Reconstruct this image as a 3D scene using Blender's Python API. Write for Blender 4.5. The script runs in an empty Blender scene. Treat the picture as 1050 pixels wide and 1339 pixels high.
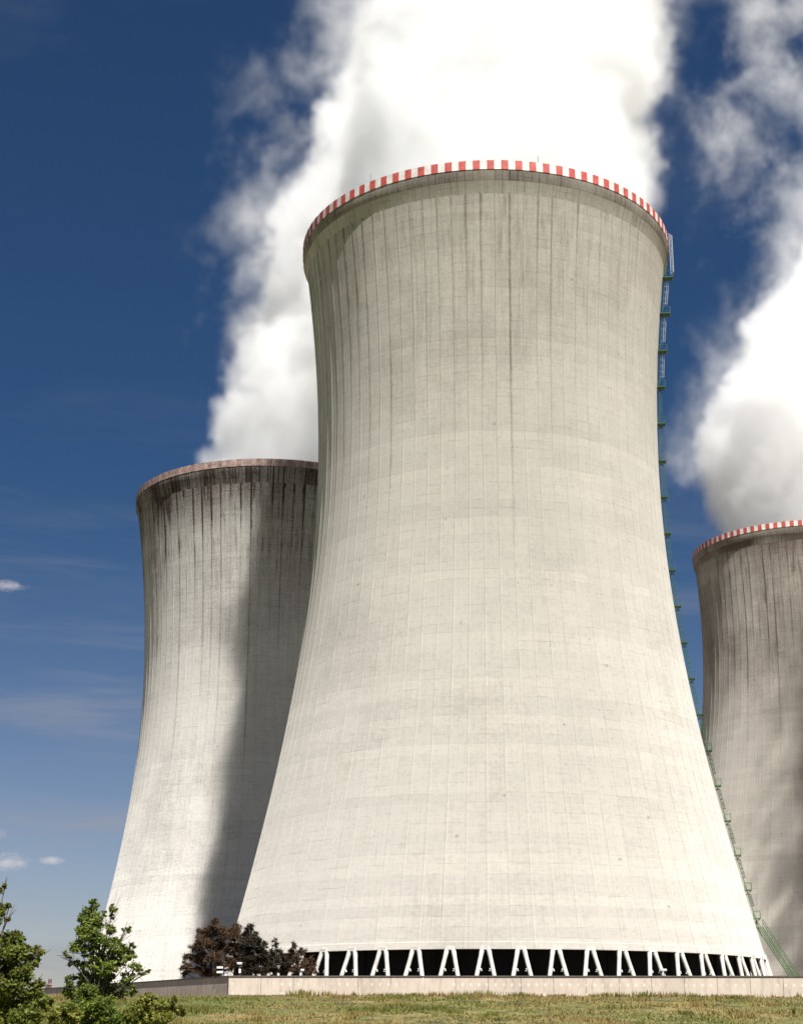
import bpy, math, random
import numpy as np
from mathutils import Vector
R = math.radians
C = bpy.context.scene.collection
scene = bpy.context.scene

# ------------------------------------------------------------------ camera
cam = bpy.data.cameras.new('camera'); camo = bpy.data.objects.new('camera', cam); C.objects.link(camo)
cam.sensor_width = 36; cam.sensor_fit = 'AUTO'
cam.lens = 2067.7 / 1339 * 36
cam.shift_x = -4.07 / 1339; cam.shift_y = 9.32 / 1339
cam.clip_start = 0.5; cam.clip_end = 20000
camo.location = (0, 0, 0)
from mathutils import Matrix
camo.rotation_euler = (Matrix.Rotation(math.pi/2 + 0.3164, 3, 'X') @ Matrix.Rotation(0.0038, 3, 'Z')).to_euler()
scene.camera = camo
F = 2067.7; PITCH = 0.3164; HZ = 1355.8

def at(px, py, Y):
    """world point on the vertical plane Y metres ahead, seen at that photo pixel (used to read real positions off the photo)"""
    u = (px - 529.07) / F; v = -(py - 678.8) / F
    c, s = math.cos(PITCH), math.sin(PITCH)
    dy, dz = c - v*s, s + v*c
    return Vector((u/dy*Y, Y, dz/dy*Y))

# ------------------------------------------------------------------ sun and sky
SUN_AZ, SUN_EL = R(20.5), R(57)
S = Vector((math.sin(SUN_AZ)*math.cos(SUN_EL), -math.cos(SUN_AZ)*math.cos(SUN_EL), math.sin(SUN_EL)))
sl = bpy.data.lights.new('sun', 'SUN'); so = bpy.data.objects.new('sun', sl); C.objects.link(so)
sl.energy = 4.9; sl.angle = R(0.53); sl.color = (1.0, 0.968, 0.915)
so.rotation_euler = S.to_track_quat('Z', 'Y').to_euler(); so.location = (0, -50, 200)
scene.view_settings.view_transform = 'Standard'; scene.view_settings.look = 'None'
scene.view_settings.exposure = 0.8; scene.view_settings.gamma = 1.0
w = bpy.data.worlds.new('World'); scene.world = w; w.use_nodes = True

class NT:
    """short helper to wire shader or geometry nodes"""
    def __init__(s, tree): s.t = tree; s.n = tree.nodes; s.l = tree.links
    def new(s, ty, **kw):
        n = s.n.new(ty)
        for k, v in kw.items(): setattr(n, k, v)
        return n
    def put(s, sock, v):
        if v is None: return
        if isinstance(v, bpy.types.NodeSocket): s.l.new(v, sock)
        else: sock.default_value = v
    def m(s, op, a, b=None, c=None, clamp=False):
        n = s.new('ShaderNodeMath', operation=op, use_clamp=clamp)
        s.put(n.inputs[0], a); s.put(n.inputs[1], b); s.put(n.inputs[2], c)
        return n.outputs[0]
    def vm(s, op, a, b=None):
        n = s.new('ShaderNodeVectorMath', operation=op); s.put(n.inputs[0], a); s.put(n.inputs[1], b)
        return n.outputs['Value'] if op in ('LENGTH', 'DOT_PRODUCT') else n.outputs[0]
    def xyz(s, v):
        n = s.new('ShaderNodeSeparateXYZ'); s.put(n.inputs[0], v); return n.outputs
    def cxyz(s, x, y, z):
        n = s.new('ShaderNodeCombineXYZ'); s.put(n.inputs[0], x); s.put(n.inputs[1], y); s.put(n.inputs[2], z); return n.outputs[0]
    def noise(s, v, scale, detail=4, rough=.55, dist=0, out='Fac'):
        n = s.new('ShaderNodeTexNoise'); s.put(n.inputs['Vector'], v); n.inputs['Scale'].default_value = scale
        n.inputs['Detail'].default_value = detail; n.inputs['Roughness'].default_value = rough; n.inputs['Distortion'].default_value = dist
        return n.outputs[0 if out == 'Fac' else 1]
    def white(s, v):
        n = s.new('ShaderNodeTexWhiteNoise', noise_dimensions='3D'); s.put(n.inputs['Vector'], v); return n.outputs['Value']
    def ramp(s, f, a, b, lo=0., hi=1., smooth=True):
        n = s.new('ShaderNodeMapRange', interpolation_type='SMOOTHSTEP' if smooth else 'LINEAR')
        s.put(n.inputs['Value'], f); n.inputs['From Min'].default_value = a; n.inputs['From Max'].default_value = b
        n.inputs['To Min'].default_value = lo; n.inputs['To Max'].default_value = hi
        return n.outputs[0]
    def mix(s, f, a, b, blend='MIX'):
        n = s.new('ShaderNodeMix', data_type='RGBA', blend_type=blend)
        s.put(n.inputs[0], f)
        for k, v in ((6, a), (7, b)):
            if isinstance(v, bpy.types.NodeSocket): s.l.new(v, n.inputs[k])
            else: n.inputs[k].default_value = (*v, 1) if len(v) == 3 else v
        return n.outputs[2]

def build_world():
    t = NT(w.node_tree); bg = w.node_tree.nodes['Background']
    sky = t.new('ShaderNodeTexSky', sky_type='NISHITA'); sky.sun_disc = False
    sky.sun_elevation = SUN_EL; sky.sun_rotation = R(180 - 20.5)
    sky.altitude = 500; sky.air_density = 1.0; sky.dust_density = 0.6; sky.ozone_density = 3.0
    d = t.new('ShaderNodeTexCoord').outputs['Generated']
    x, y, z = t.xyz(d)[:3]
    # the deep, polarised blue of the upper sky
    g = t.new('ShaderNodeGamma'); t.l.new(sky.outputs[0], g.inputs[0]); g.inputs[1].default_value = 1.0
    deep = t.mix(t.ramp(z, 0.02, 0.36), (0.44, 0.385, 0.40), (0.138, 0.222, 0.300))
    base = t.mix(1.0, g.outputs[0], deep, 'MULTIPLY')
    # thin high cirrus streaks low in the sky, a few small fair-weather clouds
    az = t.m('ARCTAN2', x, y)
    el = t.m('ARCSINE', z)
    v = t.cxyz(t.m('MULTIPLY', az, 3.0), t.m('MULTIPLY', el, 26.0), 3.1)
    st = t.m('MULTIPLY', t.ramp(t.noise(v, 1.3, 6, .6, .3), .46, .78), t.ramp(el, .42, .10))
    v2 = t.cxyz(t.m('MULTIPLY', az, 4.0), t.m('MULTIPLY', el, 9.0), .7)
    st2 = t.m('MULTIPLY', t.ramp(t.noise(v2, 1.1, 5, .6, .6), .50, .85), .22)
    c = t.mix(t.m('MULTIPLY', st, .62), base, (1.9, 1.95, 2.2))
    c = t.mix(t.m('MULTIPLY', st2, .5), c, (1.7, 1.8, 2.1))
    puffs = None
    for (px, py, rx, ry) in ((10, 768, 24, 8), (12, 1130, 30, 12), (68, 1126, 16, 6), (-30, 1090, 40, 9), (-60, 900, 40, 14), (1400, 900, 60, 20), (1600, 1100, 70, 16)):
        p = at(px, py, 100.).normalized(); a0 = math.atan2(p.x, p.y); e0 = math.asin(p.z)
        dx = t.m('DIVIDE', t.m('SUBTRACT', az, a0), rx/F); dy = t.m('DIVIDE', t.m('SUBTRACT', el, e0), ry/F)
        q = t.m('SQRT', t.m('ADD', t.m('MULTIPLY', dx, dx), t.m('MULTIPLY', dy, dy)))
        vv = t.cxyz(t.m('MULTIPLY', az, 90.), t.m('MULTIPLY', el, 150.), 0.)
        q = t.m('ADD', q, t.m('MULTIPLY', t.m('SUBTRACT', t.noise(vv, 1.1, 7, .68), .5), 2.3))
        f = t.ramp(q, 1.15, -.1)
        puffs = f if puffs is None else t.m('MAXIMUM', puffs, f)
    c = t.mix(t.m('MULTIPLY', puffs, .55), c, (4.6, 4.2, 4.1))
    t.l.new(c, bg.inputs['Color']); bg.inputs['Strength'].default_value = 0.10
build_world()
scene.cycles.max_bounces = 40; scene.cycles.diffuse_bounces = 3; scene.cycles.glossy_bounces = 2
scene.cycles.transmission_bounces = 4; scene.cycles.transparent_max_bounces = 128; scene.cycles.volume_bounces = 32
scene.cycles.volume_step_rate = 1.0; scene.cycles.use_denoising = True

# ------------------------------------------------------------------ object helpers
def tag(o, label=None, cat=None, group=None, kind=None):
    for k, v in (('label', label), ('category', cat), ('group', group), ('kind', kind)):
        if v: o[k] = v
    return o
def thing(name, loc, label, cat, group=None):
    o = bpy.data.objects.new(name, None); C.objects.link(o); o.location = loc
    return tag(o, label, cat, group)
class MB:
    def __init__(s): s.v = []; s.f = []; s.mi = []; s.uv = []
    def add(s, vs, fs, mi=0):
        b = len(s.v); s.v += [tuple(v) for v in vs]; s.f += [tuple(b+i for i in f) for f in fs]; s.mi += [mi]*len(fs)
    def box(s, c, d, mi=0, rot=None):
        c = Vector(c); hx, hy, hz = d[0]/2, d[1]/2, d[2]/2
        vs = [Vector((x, y, z)) for x in (-hx, hx) for y in (-hy, hy) for z in (-hz, hz)]
        if rot: vs = [rot @ v for v in vs]
        s.add([v + c for v in vs], [(0,1,3,2),(4,6,7,5),(0,4,5,1),(2,3,7,6),(0,2,6,4),(1,5,7,3)], mi)
    def bar(s, a, b, wd, hd=None, up=(0,0,1), mi=0):
        a, b = Vector(a), Vector(b); d = (b-a).normalized(); u = Vector(up)
        if abs(d.dot(u)) > .98: u = Vector((1,0,0))
        sd = d.cross(u).normalized(); u = sd.cross(d); hd = hd or wd
        vs = [p + sd*i*wd/2 + u*j*hd/2 for p in (a, b) for i, j in ((-1,-1),(1,-1),(1,1),(-1,1))]
        s.add(vs, [(0,1,2,3),(7,6,5,4),(0,4,5,1),(1,5,6,2),(2,6,7,3),(3,7,4,0)], mi)
    def tube(s, pts, rad, n=8, mi=0, cap=True):
        pts = [Vector(p) for p in pts]; rads = rad if isinstance(rad, (list, tuple)) else [rad]*len(pts)
        vs = []
        for i, p in enumerate(pts):
            d = (pts[min(i+1, len(pts)-1)] - pts[max(i-1, 0)]).normalized()
            u = Vector((0,0,1)) if abs(d.z) < .9 else Vector((1,0,0)); a = d.cross(u).normalized(); b = d.cross(a)
            for k in range(n):
                t = 2*math.pi*k/n; vs.append(p + (a*math.cos(t) + b*math.sin(t))*rads[i])
        fs = [(i*n+k, i*n+(k+1)%n, (i+1)*n+(k+1)%n, (i+1)*n+k) for i in range(len(pts)-1) for k in range(n)]
        if cap: fs += [tuple(range(n-1, -1, -1)), tuple((len(pts)-1)*n+k for k in range(n))]
        s.add(vs, fs, mi)
    def build(s, name, mats, parent=None, smooth=False, loc=None):
        me = bpy.data.meshes.new(name); me.from_pydata(s.v, [], s.f)
        for m in (mats if isinstance(mats, (list, tuple)) else [mats]): me.materials.append(m)
        if any(s.mi): me.polygons.foreach_set('material_index', s.mi)
        if smooth: me.polygons.foreach_set('use_smooth', [True]*len(me.polygons))
        me.update(); o = bpy.data.objects.new(name, me); C.objects.link(o)
        if parent: o.parent = parent
        if loc is not None: o.location = loc
        return o

def mat(name, color, rough=.8, bump=None, var=0., vscale=3., metal=0.):
    m = bpy.data.materials.new(name); m.use_nodes = True; t = NT(m.node_tree); b = m.node_tree.nodes['Principled BSDF']
    b.inputs['Roughness'].default_value = rough; b.inputs['Metallic'].default_value = metal
    b.inputs['Base Color'].default_value = (*color, 1)
    if var:
        co = t.new('ShaderNodeNewGeometry').outputs['Position']
        n = t.noise(co, vscale, 5, .6)
        k = t.ramp(n, .3, .7, 1-var, 1+var, False)
        t.l.new(t.mix(1., color, t.cxyz(k, k, k), 'MULTIPLY'), b.inputs['Base Color'])
    return m

# ------------------------------------------------------------------ concrete of the shells
def concrete(name, seed, base, dirt, grime_from, grime_top, streak, mott, lightness_low=1.06):
    """u = panel number round the shell (a rib at every integer), v = metres below the rim"""
    m = bpy.data.materials.new(name); m.use_nodes = True; t = NT(m.node_tree); b = m.node_tree.nodes['Principled BSDF']
    b = t.new('ShaderNodeBsdfDiffuse'); b.inputs['Roughness'].default_value = 1.0; t.l.new(b.outputs[0], m.node_tree.nodes['Material Output'].inputs[0])
    uv = t.new('ShaderNodeUVMap', uv_map='panels').outputs[0]
    u, v = t.xyz(uv)[:2]
    fr = t.m('FRACT', u); d = t.m('MINIMUM', fr, t.m('SUBTRACT', 1., fr))
    rid = t.m('ROUND', u); pid = t.m('FLOOR', u); lift = t.m('FLOOR', t.m('DIVIDE', v, 1.35))
    sd = float(seed)
    # tone of single casting panels and of whole lifts
    blk = t.m('FLOOR', t.m('DIVIDE', v, 8.1)); blk2 = t.m('FLOOR', t.m('DIVIDE', t.m('ADD', v, 2.7), 5.4))
    tone = t.m('ADD', t.m('MULTIPLY', t.white(t.cxyz(t.m('FLOOR', t.m('DIVIDE', u, 3.)), blk, sd)), .05),
               t.m('ADD', t.m('MULTIPLY', t.white(t.cxyz(pid, blk2, sd+3)), .03), t.m('MULTIPLY', t.white(t.cxyz(0., lift, sd+5)), .07)))
    tone = t.m('ADD', tone, t.m('MULTIPLY', t.white(t.cxyz(pid, lift, sd+9)), .03))
    # broad cloudy weathering, stretched along the fall
    P = t.cxyz(t.m('MULTIPLY', u, 2.1), t.m('MULTIPLY', v, .35), sd)
    broad = t.noise(t.cxyz(t.m('MULTIPLY', u, 2.1), t.m('MULTIPLY', v, .8), sd), .055, 6, .6)
    run = t.noise(P, .9, 7, .65)
    runs2 = t.noise(t.cxyz(t.m('MULTIPLY', u, 2.1), t.m('MULTIPLY', v, .06), sd+2), 2.2, 5, .6)
    fine = t.noise(t.cxyz(t.m('MULTIPLY', u, 2.1), v, sd), 2.4, 6, .7)
    hor = t.noise(t.cxyz(t.m('MULTIPLY', u, .35), t.m('MULTIPLY', v, 2.2), sd+1), 1.5, 5, .7)
    # soot and algae from the rim down: strongest at the rim, fading to a rough edge
    top = t.ramp(t.m('ADD', v, t.m('MULTIPLY', t.m('SUBTRACT', runs2, .5), grime_top*1.5)), grime_top, 1., 0., 1.)
    low = t.ramp(v, grime_from, 4., 0., 1.)
    # dark runs beside the ribs: every rib has its own strength and length
    rr = t.white(t.cxyz(rid, 0., sd+11)); rl = t.m('MULTIPLY', t.m('POWER', t.white(t.cxyz(rid, 1., sd+12)), 1.4), 62.)
    wob = t.m('MULTIPLY', t.m('SUBTRACT', t.noise(t.cxyz(rid, t.m('MULTIPLY', v, .35), sd), .8, 5, .65), .5), .16)
    side = t.m('ADD', t.m('ABSOLUTE', t.m('ADD', t.m('SUBTRACT', u, rid), t.m('ADD', wob, -.03))), 0.)
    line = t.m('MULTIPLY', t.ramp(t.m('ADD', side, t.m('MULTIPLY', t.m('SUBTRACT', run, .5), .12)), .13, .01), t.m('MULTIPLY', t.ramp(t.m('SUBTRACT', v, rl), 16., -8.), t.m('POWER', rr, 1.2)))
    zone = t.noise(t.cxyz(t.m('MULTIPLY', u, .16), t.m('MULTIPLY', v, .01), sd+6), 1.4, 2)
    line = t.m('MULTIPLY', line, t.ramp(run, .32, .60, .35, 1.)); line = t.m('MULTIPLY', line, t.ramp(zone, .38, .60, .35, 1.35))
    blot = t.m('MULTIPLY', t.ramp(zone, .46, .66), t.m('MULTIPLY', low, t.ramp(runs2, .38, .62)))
    runoff = t.m('MULTIPLY', t.ramp(runs2, .50, .74), t.m('MULTIPLY', low, low))
    seam = t.ramp(d, .05, .012)
    lf = t.m('FRACT', t.m('DIVIDE', v, 1.35)); ls = t.m('MULTIPLY', t.ramp(t.m('MINIMUM', lf, t.m('SUBTRACT', 1., lf)), .06, .0), t.ramp(hor, .45, .62))
    fac = t.m('ADD', t.m('MULTIPLY', top, .55*grime_top/ (grime_top+3)), t.m('MULTIPLY', line, streak))
    fac = t.m('ADD', fac, t.m('MULTIPLY', runoff, streak*.55)); fac = t.m('ADD', fac, t.m('MULTIPLY', blot, streak*.42))
    fac = t.m('ADD', fac, t.m('MULTIPLY', t.ramp(t.m('ADD', broad, t.m('MULTIPLY', low, .13)), .48, .78), mott))
    fac = t.m('ADD', fac, t.m('MULTIPLY', low, mott*.45))
    fac = t.m('ADD', fac, t.m('MULTIPLY', t.ramp(run, .5, .8), .10))
    vert = t.noise(t.cxyz(t.m('MULTIPLY', u, 7.), t.m('MULTIPLY', v, .07), sd+4), 1.6, 5, .65)
    fac = t.m('ADD', fac, t.m('MULTIPLY', t.m('SUBTRACT', vert, .45), .55))
    fac = t.m('ADD', fac, t.m('MULTIPLY', ls, .24))
    fac = t.m('ADD', fac, t.m('MULTIPLY', t.m('MULTIPLY', seam, t.m('MULTIPLY', rr, .24)), t.ramp(v, 60., 10., .15, 1.)))
    fac = t.m('ADD', fac, t.m('ADD', t.m('MULTIPLY', t.m('SUBTRACT', fine, .5), .75), t.m('MULTIPLY', t.m('SUBTRACT', hor, .5), .40)), clamp=True)
    fac = t.m('MAXIMUM', fac, 0.)
    # small pits, patches and tie-bolt marks
    vo = t.new('ShaderNodeTexVoronoi'); t.put(vo.inputs['Vector'], t.cxyz(t.m('MULTIPLY', u, 2.1), v, sd)); vo.inputs['Scale'].default_value = .42
    spot = t.m('MULTIPLY', t.ramp(vo.outputs['Distance'], .13, .05), t.ramp(t.xyz(vo.outputs['Color'])[0], .82, .9))
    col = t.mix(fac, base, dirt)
    k = t.m('ADD', t.m('SUBTRACT', 1.0, tone), .05)
    k = t.m('MULTIPLY', k, t.ramp(v, 8., 105., .97, lightness_low, False))
    k = t.m('MULTIPLY', k, t.m('SUBTRACT', 1., t.m('MULTIPLY', spot, .30)))
    col = t.mix(1., col, t.cxyz(k, k, t.m('MULTIPLY', k, .995)), 'MULTIPLY')
    t.l.new(col, b.inputs['Color'])
    bp = t.new('ShaderNodeBump'); bp.inputs['Strength'].default_value = .5; bp.inputs['Distance'].default_value = .05
    h = t.m('ADD', t.m('MULTIPLY', fine, .7), t.m('SUBTRACT', t.m('MULTIPLY', hor, .5), t.m('MULTIPLY', ls, .6)))
    t.l.new(h, bp.inputs['Height']); t.l.new(bp.outputs[0], b.inputs['Normal'])
    return m

NRIB = 84
def shell_profile(rt, zt, au, al):
    def r(v):
        a = au if v < zt else al
        return rt*math.sqrt(1 + ((v-zt)/a)**2)
    return r
def revolve(name, prof, mats, parent, ribs=True, nseg=NRIB, rib_out=.055, mi=None, smooth_angle=None):
    """prof: list of (radius, v metres below rim, rib amount). Local z = -v. uv 'panels' = (panel, v)"""
    cols = []
    for k in range(nseg):
        if ribs: cols += [(k-.045, 0), (k-.03, 1), (k+.03, 1), (k+.045, 0), (k+.27, 0), (k+.5, 0), (k+.73, 0)]
        else: cols += [(k, 0)]
    cols.append((cols[0][0]+nseg, cols[0][1]))
    nc, npr = len(cols), len(prof)
    vs = np.zeros((npr, nc, 3)); uv = np.zeros((npr, nc, 2))
    for j, (u, rb) in enumerate(cols):
        a = 2*math.pi*u/nseg
        for i, (rad, v, amt) in enumerate(prof):
            rr = rad + rb*rib_out*amt
            vs[i, j] = (rr*math.sin(a), -rr*math.cos(a), -v); uv[i, j] = (u, v)
    me = bpy.data.meshes.new(name)
    ii, jj = np.meshgrid(np.arange(npr-1), np.arange(nc-1), indexing='ij'); b = (ii*nc + jj).ravel()
    faces = np.stack([b, b+nc, b+nc+1, b+1], 1)
    me.from_pydata(vs.reshape(-1, 3).tolist(), [], faces.tolist())
    l = me.uv_layers.new(name='panels')
    l.data.foreach_set('uv', uv.reshape(-1, 2)[faces.ravel()].ravel())
    for m in (mats if isinstance(mats, (list, tuple)) else [mats]): me.materials.append(m)
    if mi is not None: me.polygons.foreach_set('material_index', [mi(i, j) for i, j in zip(ii.ravel().tolist(), jj.ravel().tolist())])
    me.polygons.foreach_set('use_smooth', [not ribs or False]*len(me.polygons))
    me.update(); o = bpy.data.objects.new(name, me); C.objects.link(o); o.parent = parent
    return o

M = dict(
    red=mat('guard_red', (.46, .075, .06), .7, var=.30, vscale=1.3),
    white=mat('guard_white', (.66, .62, .585), .7, var=.20, vscale=1.1),
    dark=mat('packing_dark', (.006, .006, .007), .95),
    leg=mat('leg_concrete', (.60, .575, .53), .85, var=.22, vscale=1.0),
    green=mat('ladder_green', (.022, .095, .032), .5, var=.15),
    palegreen=mat('stair_green', (.10, .21, .08), .5, var=.15),
    galv=mat('galvanised_steel', (.36, .38, .41), .45, var=.1, metal=.3),
    inner=mat('inner_concrete', (.30, .28, .25), .95, var=.2, vscale=.3),
    steelwhite=mat('white_enamel', (.78, .78, .76), .4),
    black=mat('black_rubber', (.03, .03, .03), .6),
)
conc_main = concrete('main_shell_concrete', 1, (.680, .645, .590), (.270, .228, .192), 50., 3.0, .62, .21, .94)
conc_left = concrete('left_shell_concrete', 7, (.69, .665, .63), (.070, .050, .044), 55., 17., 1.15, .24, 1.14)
conc_right = concrete('right_shell_concrete', 15, (.66, .62, .56), (.165, .130, .105), 70., 10., .60, .42, 1.03)
conc_ring = concrete('ring_concrete', 21, (.54, .50, .45), (.16, .13, .11), 4.5, .5, .6, .35)

SUPPORTS = 56
def cooling_tower(X, Y, Zt, rt, zt, au, al, ro, H, concm, name_lab, stripes, full, faded=False, lip=1.0):
    T = thing('cooling_tower', (X, Y, Zt), name_lab, 'cooling tower')
    r = shell_profile(rt, zt, au, al)
    prof = [(r(3.6), 3.6, .5)] + [(r(v), v, 1) for v in np.linspace(4.2, H-.9, 100)]
    rb = r(H)
    prof += [(r(H-.9)+.18, H-.86, 1), (rb+.2, H, 1), (rb-.55, H, 0), (rb-.7, H-1.2, 0)]
    revolve('shell', prof, concm, T)
    revolve('inner_shell', [(r(v)-.45, v, 0) for v in np.linspace(1.5, H-1.25, 50)], M['inner'], T, ribs=False)
    # thick ring beam round the rim: flares out from the shell, flat band under the painted guard
    g = 1.55 if not faded else 1.65
    revolve('ring_beam', [(r(5.2)-.03, 5.3, 0), (r(5.0)+.05, 5.0, 0), (ro-.34, 3.3, 0), (ro-.06, 2.75, 0), (ro-.03, g+.1, 0), (ro-.03, g-.25, 0), (ro-.75, g-.25, 0), (ro-.95, 2.6, 0), (r(5.2)-.4, 5.3, 0)],
            [conc_ring if not faded else concm, concm], T, ribs=False, nseg=NRIB*2, mi=lambda i, j: 1 if i < 2 else 0)
    # painted guard band: alternating sheets, a shade apart in depth
    n = stripes; mb = MB(); rnd = random.Random(n)
    for k in range(2*n):
        a0 = 2*math.pi*(k/(2*n)) + R(2.85) - 2*math.pi/(4*n); a1 = a0 + 2*math.pi/(2*n)
        redk = k % 2 == 0
        e = .12 if redk else -.12
        a0 += e*.02*0; off = .03 if redk else .0
        ro2 = ro + .05 + off; t0 = 0.02*rnd.random()
        sub = 3
        aa = [a0 + (a1-a0)*i/(sub) for i in range(sub+1)]
        out = [(ro2*math.sin(a), -ro2*math.cos(a)) for a in aa]; inn = [((ro2-.1)*math.sin(a), -(ro2-.1)*math.cos(a)) for a in aa]
        vs = []
        for z in (-g, -t0):
            vs += [(x, y, z) for x, y in out] + [(x, y, z) for x, y in inn]
        m_ = sub+1; fs = []
        for i in range(sub):
            fs += [(i, i+1, 2*m_+i+1, 2*m_+i), (m_+i+1, m_+i, 3*m_+i, 3*m_+i+1), (2*m_+i, 2*m_+i+1, 3*m_+i+1, 3*m_+i), (i+1, i, m_+i, m_+i+1)]
        fs += [(0, 2*m_, 3*m_, m_), (sub, m_+sub, 3*m_+sub, 2*m_+sub)]
        mb.add(vs, fs, 0 if redk else 1)
    mats = [M['red'], M['white']]
    if faded:
        mats = [mat('faded_red', (.25, .155, .135), .8, var=.5, vscale=1.1), mat('faded_white', (.30, .225, .195), .8, var=.55, vscale=1.3)]
    gb = mb.build('guard_band', mats, T)
    # dark packing behind the air inlets
    zg = -(Zt - 3.0)
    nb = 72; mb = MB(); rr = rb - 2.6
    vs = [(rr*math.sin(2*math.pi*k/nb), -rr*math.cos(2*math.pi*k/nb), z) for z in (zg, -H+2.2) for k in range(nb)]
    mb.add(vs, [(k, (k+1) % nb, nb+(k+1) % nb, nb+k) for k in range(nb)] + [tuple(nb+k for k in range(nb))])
    for k in range(nb):   # louvre posts
        a = 2*math.pi*k/nb; mb.bar(((rr+.1)*math.sin(a), -(rr+.1)*math.cos(a), zg), ((rr+.1)*math.sin(a), -(rr+.1)*math.cos(a), -H+1), .25)
    mb.build('packing_screen', M['dark'], T)
    slope = r(H) - r(H-1); hb = -H - zg; rbot = rb + slope*hb*1.05
    def leg(mb, a, side):
        def pt(s, rad, z, aa): return Vector((rad*math.sin(aa), -rad*math.cos(aa), z))
        aT = a + side*.34/rb; aB = a + side*2.05/rbot
        p0 = pt(0, rb-.12, -H+.25, aT); p1 = pt(0, rbot, zg-.2, aB)
        # eight-sided leg, swelling a little at head and foot
        mb.tube([p0, p0.lerp(p1, .06), p0.lerp(p1, .16), p0.lerp(p1, .85), p0.lerp(p1, .93), p1], [.33, .33, .28, .29, .38, .42], 8)
        return p0, p1
    if full:
        for k in range(SUPPORTS):
            a = 2*math.pi*k/SUPPORTS + R(1.7)
            hd = MB(); hr = rb-.1
            hd.box((hr*math.sin(a), -hr*math.cos(a), -H+.12), (1.05, .7, .4), rot=Matrix.Rotation(a, 3, 'Z'))
            fr = hd.build('support_frame', M['leg'], T)
            for sd in (-1, 1):
                mb = MB(); p0, p1 = leg(mb, a, sd); mb.build('leg', M['leg'], fr, smooth=True)
            # small drain fitting on the inner flank of each leg
            for sd in (-1, 1) if abs((a+math.pi) % (2*math.pi) - math.pi) < 1.6 else ():
                p0, p1 = Vector(((rb-.12)*math.sin(a+sd*.34/rb), -(rb-.12)*math.cos(a+sd*.34/rb), -H+.25)), Vector((rbot*math.sin(a+sd*2.05/rbot), -rbot*math.cos(a+sd*2.05/rbot), zg-.2))
                q = p0.lerp(p1, .34); inw = Vector((math.cos(a), math.sin(a), 0))*(-sd); mb = MB()
                mb.tube([q, q+inw*.40, q+inw*.42+Vector((0,0,-.22))], [.08, .11, .12], 8)
                mb.build('pipe_fitting', M['leg'], fr)
    else:
        mb = MB()
        for k in range(SUPPORTS):
            a = 2*math.pi*k/SUPPORTS
            for sd in (-1, 1): leg(mb, a, sd)
        mb.build('support_ring', M['leg'], T)
    mb = MB(); n2 = 96; rr = rbot+1.6   # basin kerb
    for (ra, rc, z0, z1) in ((rr-.5, rr, zg-1.2, zg+.55),):
        vs = [(q*math.sin(2*math.pi*k/n2), -q*math.cos(2*math.pi*k/n2), z) for q, z in ((rc, z0), (rc, z1), (ra, z1), (ra, z0)) for k in range(n2)]
        mb.add(vs, [(i*n2+k, i*n2+(k+1) % n2, (i+1)*n2+(k+1) % n2, (i+1)*n2+k) for i in range(3) for k in range(n2)])
    mb.build('basin_kerb', M['leg'], T)
    return T, r

TM = (13.588, 244.76, 128.02)
main, rmain = cooling_tower(*TM, 27.74, 40.54, 82.58, 75.28, 31.11, 117.5, conc_main, 'largest and nearest pale concrete cooling tower, with a green ladder up its side', 90, True)
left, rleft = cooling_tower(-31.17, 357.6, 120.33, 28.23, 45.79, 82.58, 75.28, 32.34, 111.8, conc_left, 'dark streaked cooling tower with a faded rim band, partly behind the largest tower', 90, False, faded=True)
right, rright = cooling_tower(111.83, 428.23, 130.84, 28.5, 23.51, 82.58, 75.28, 29.96, 120.3, conc_right, 'brownish cooling tower cut off by the right edge of the photo', 88, False)

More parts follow.
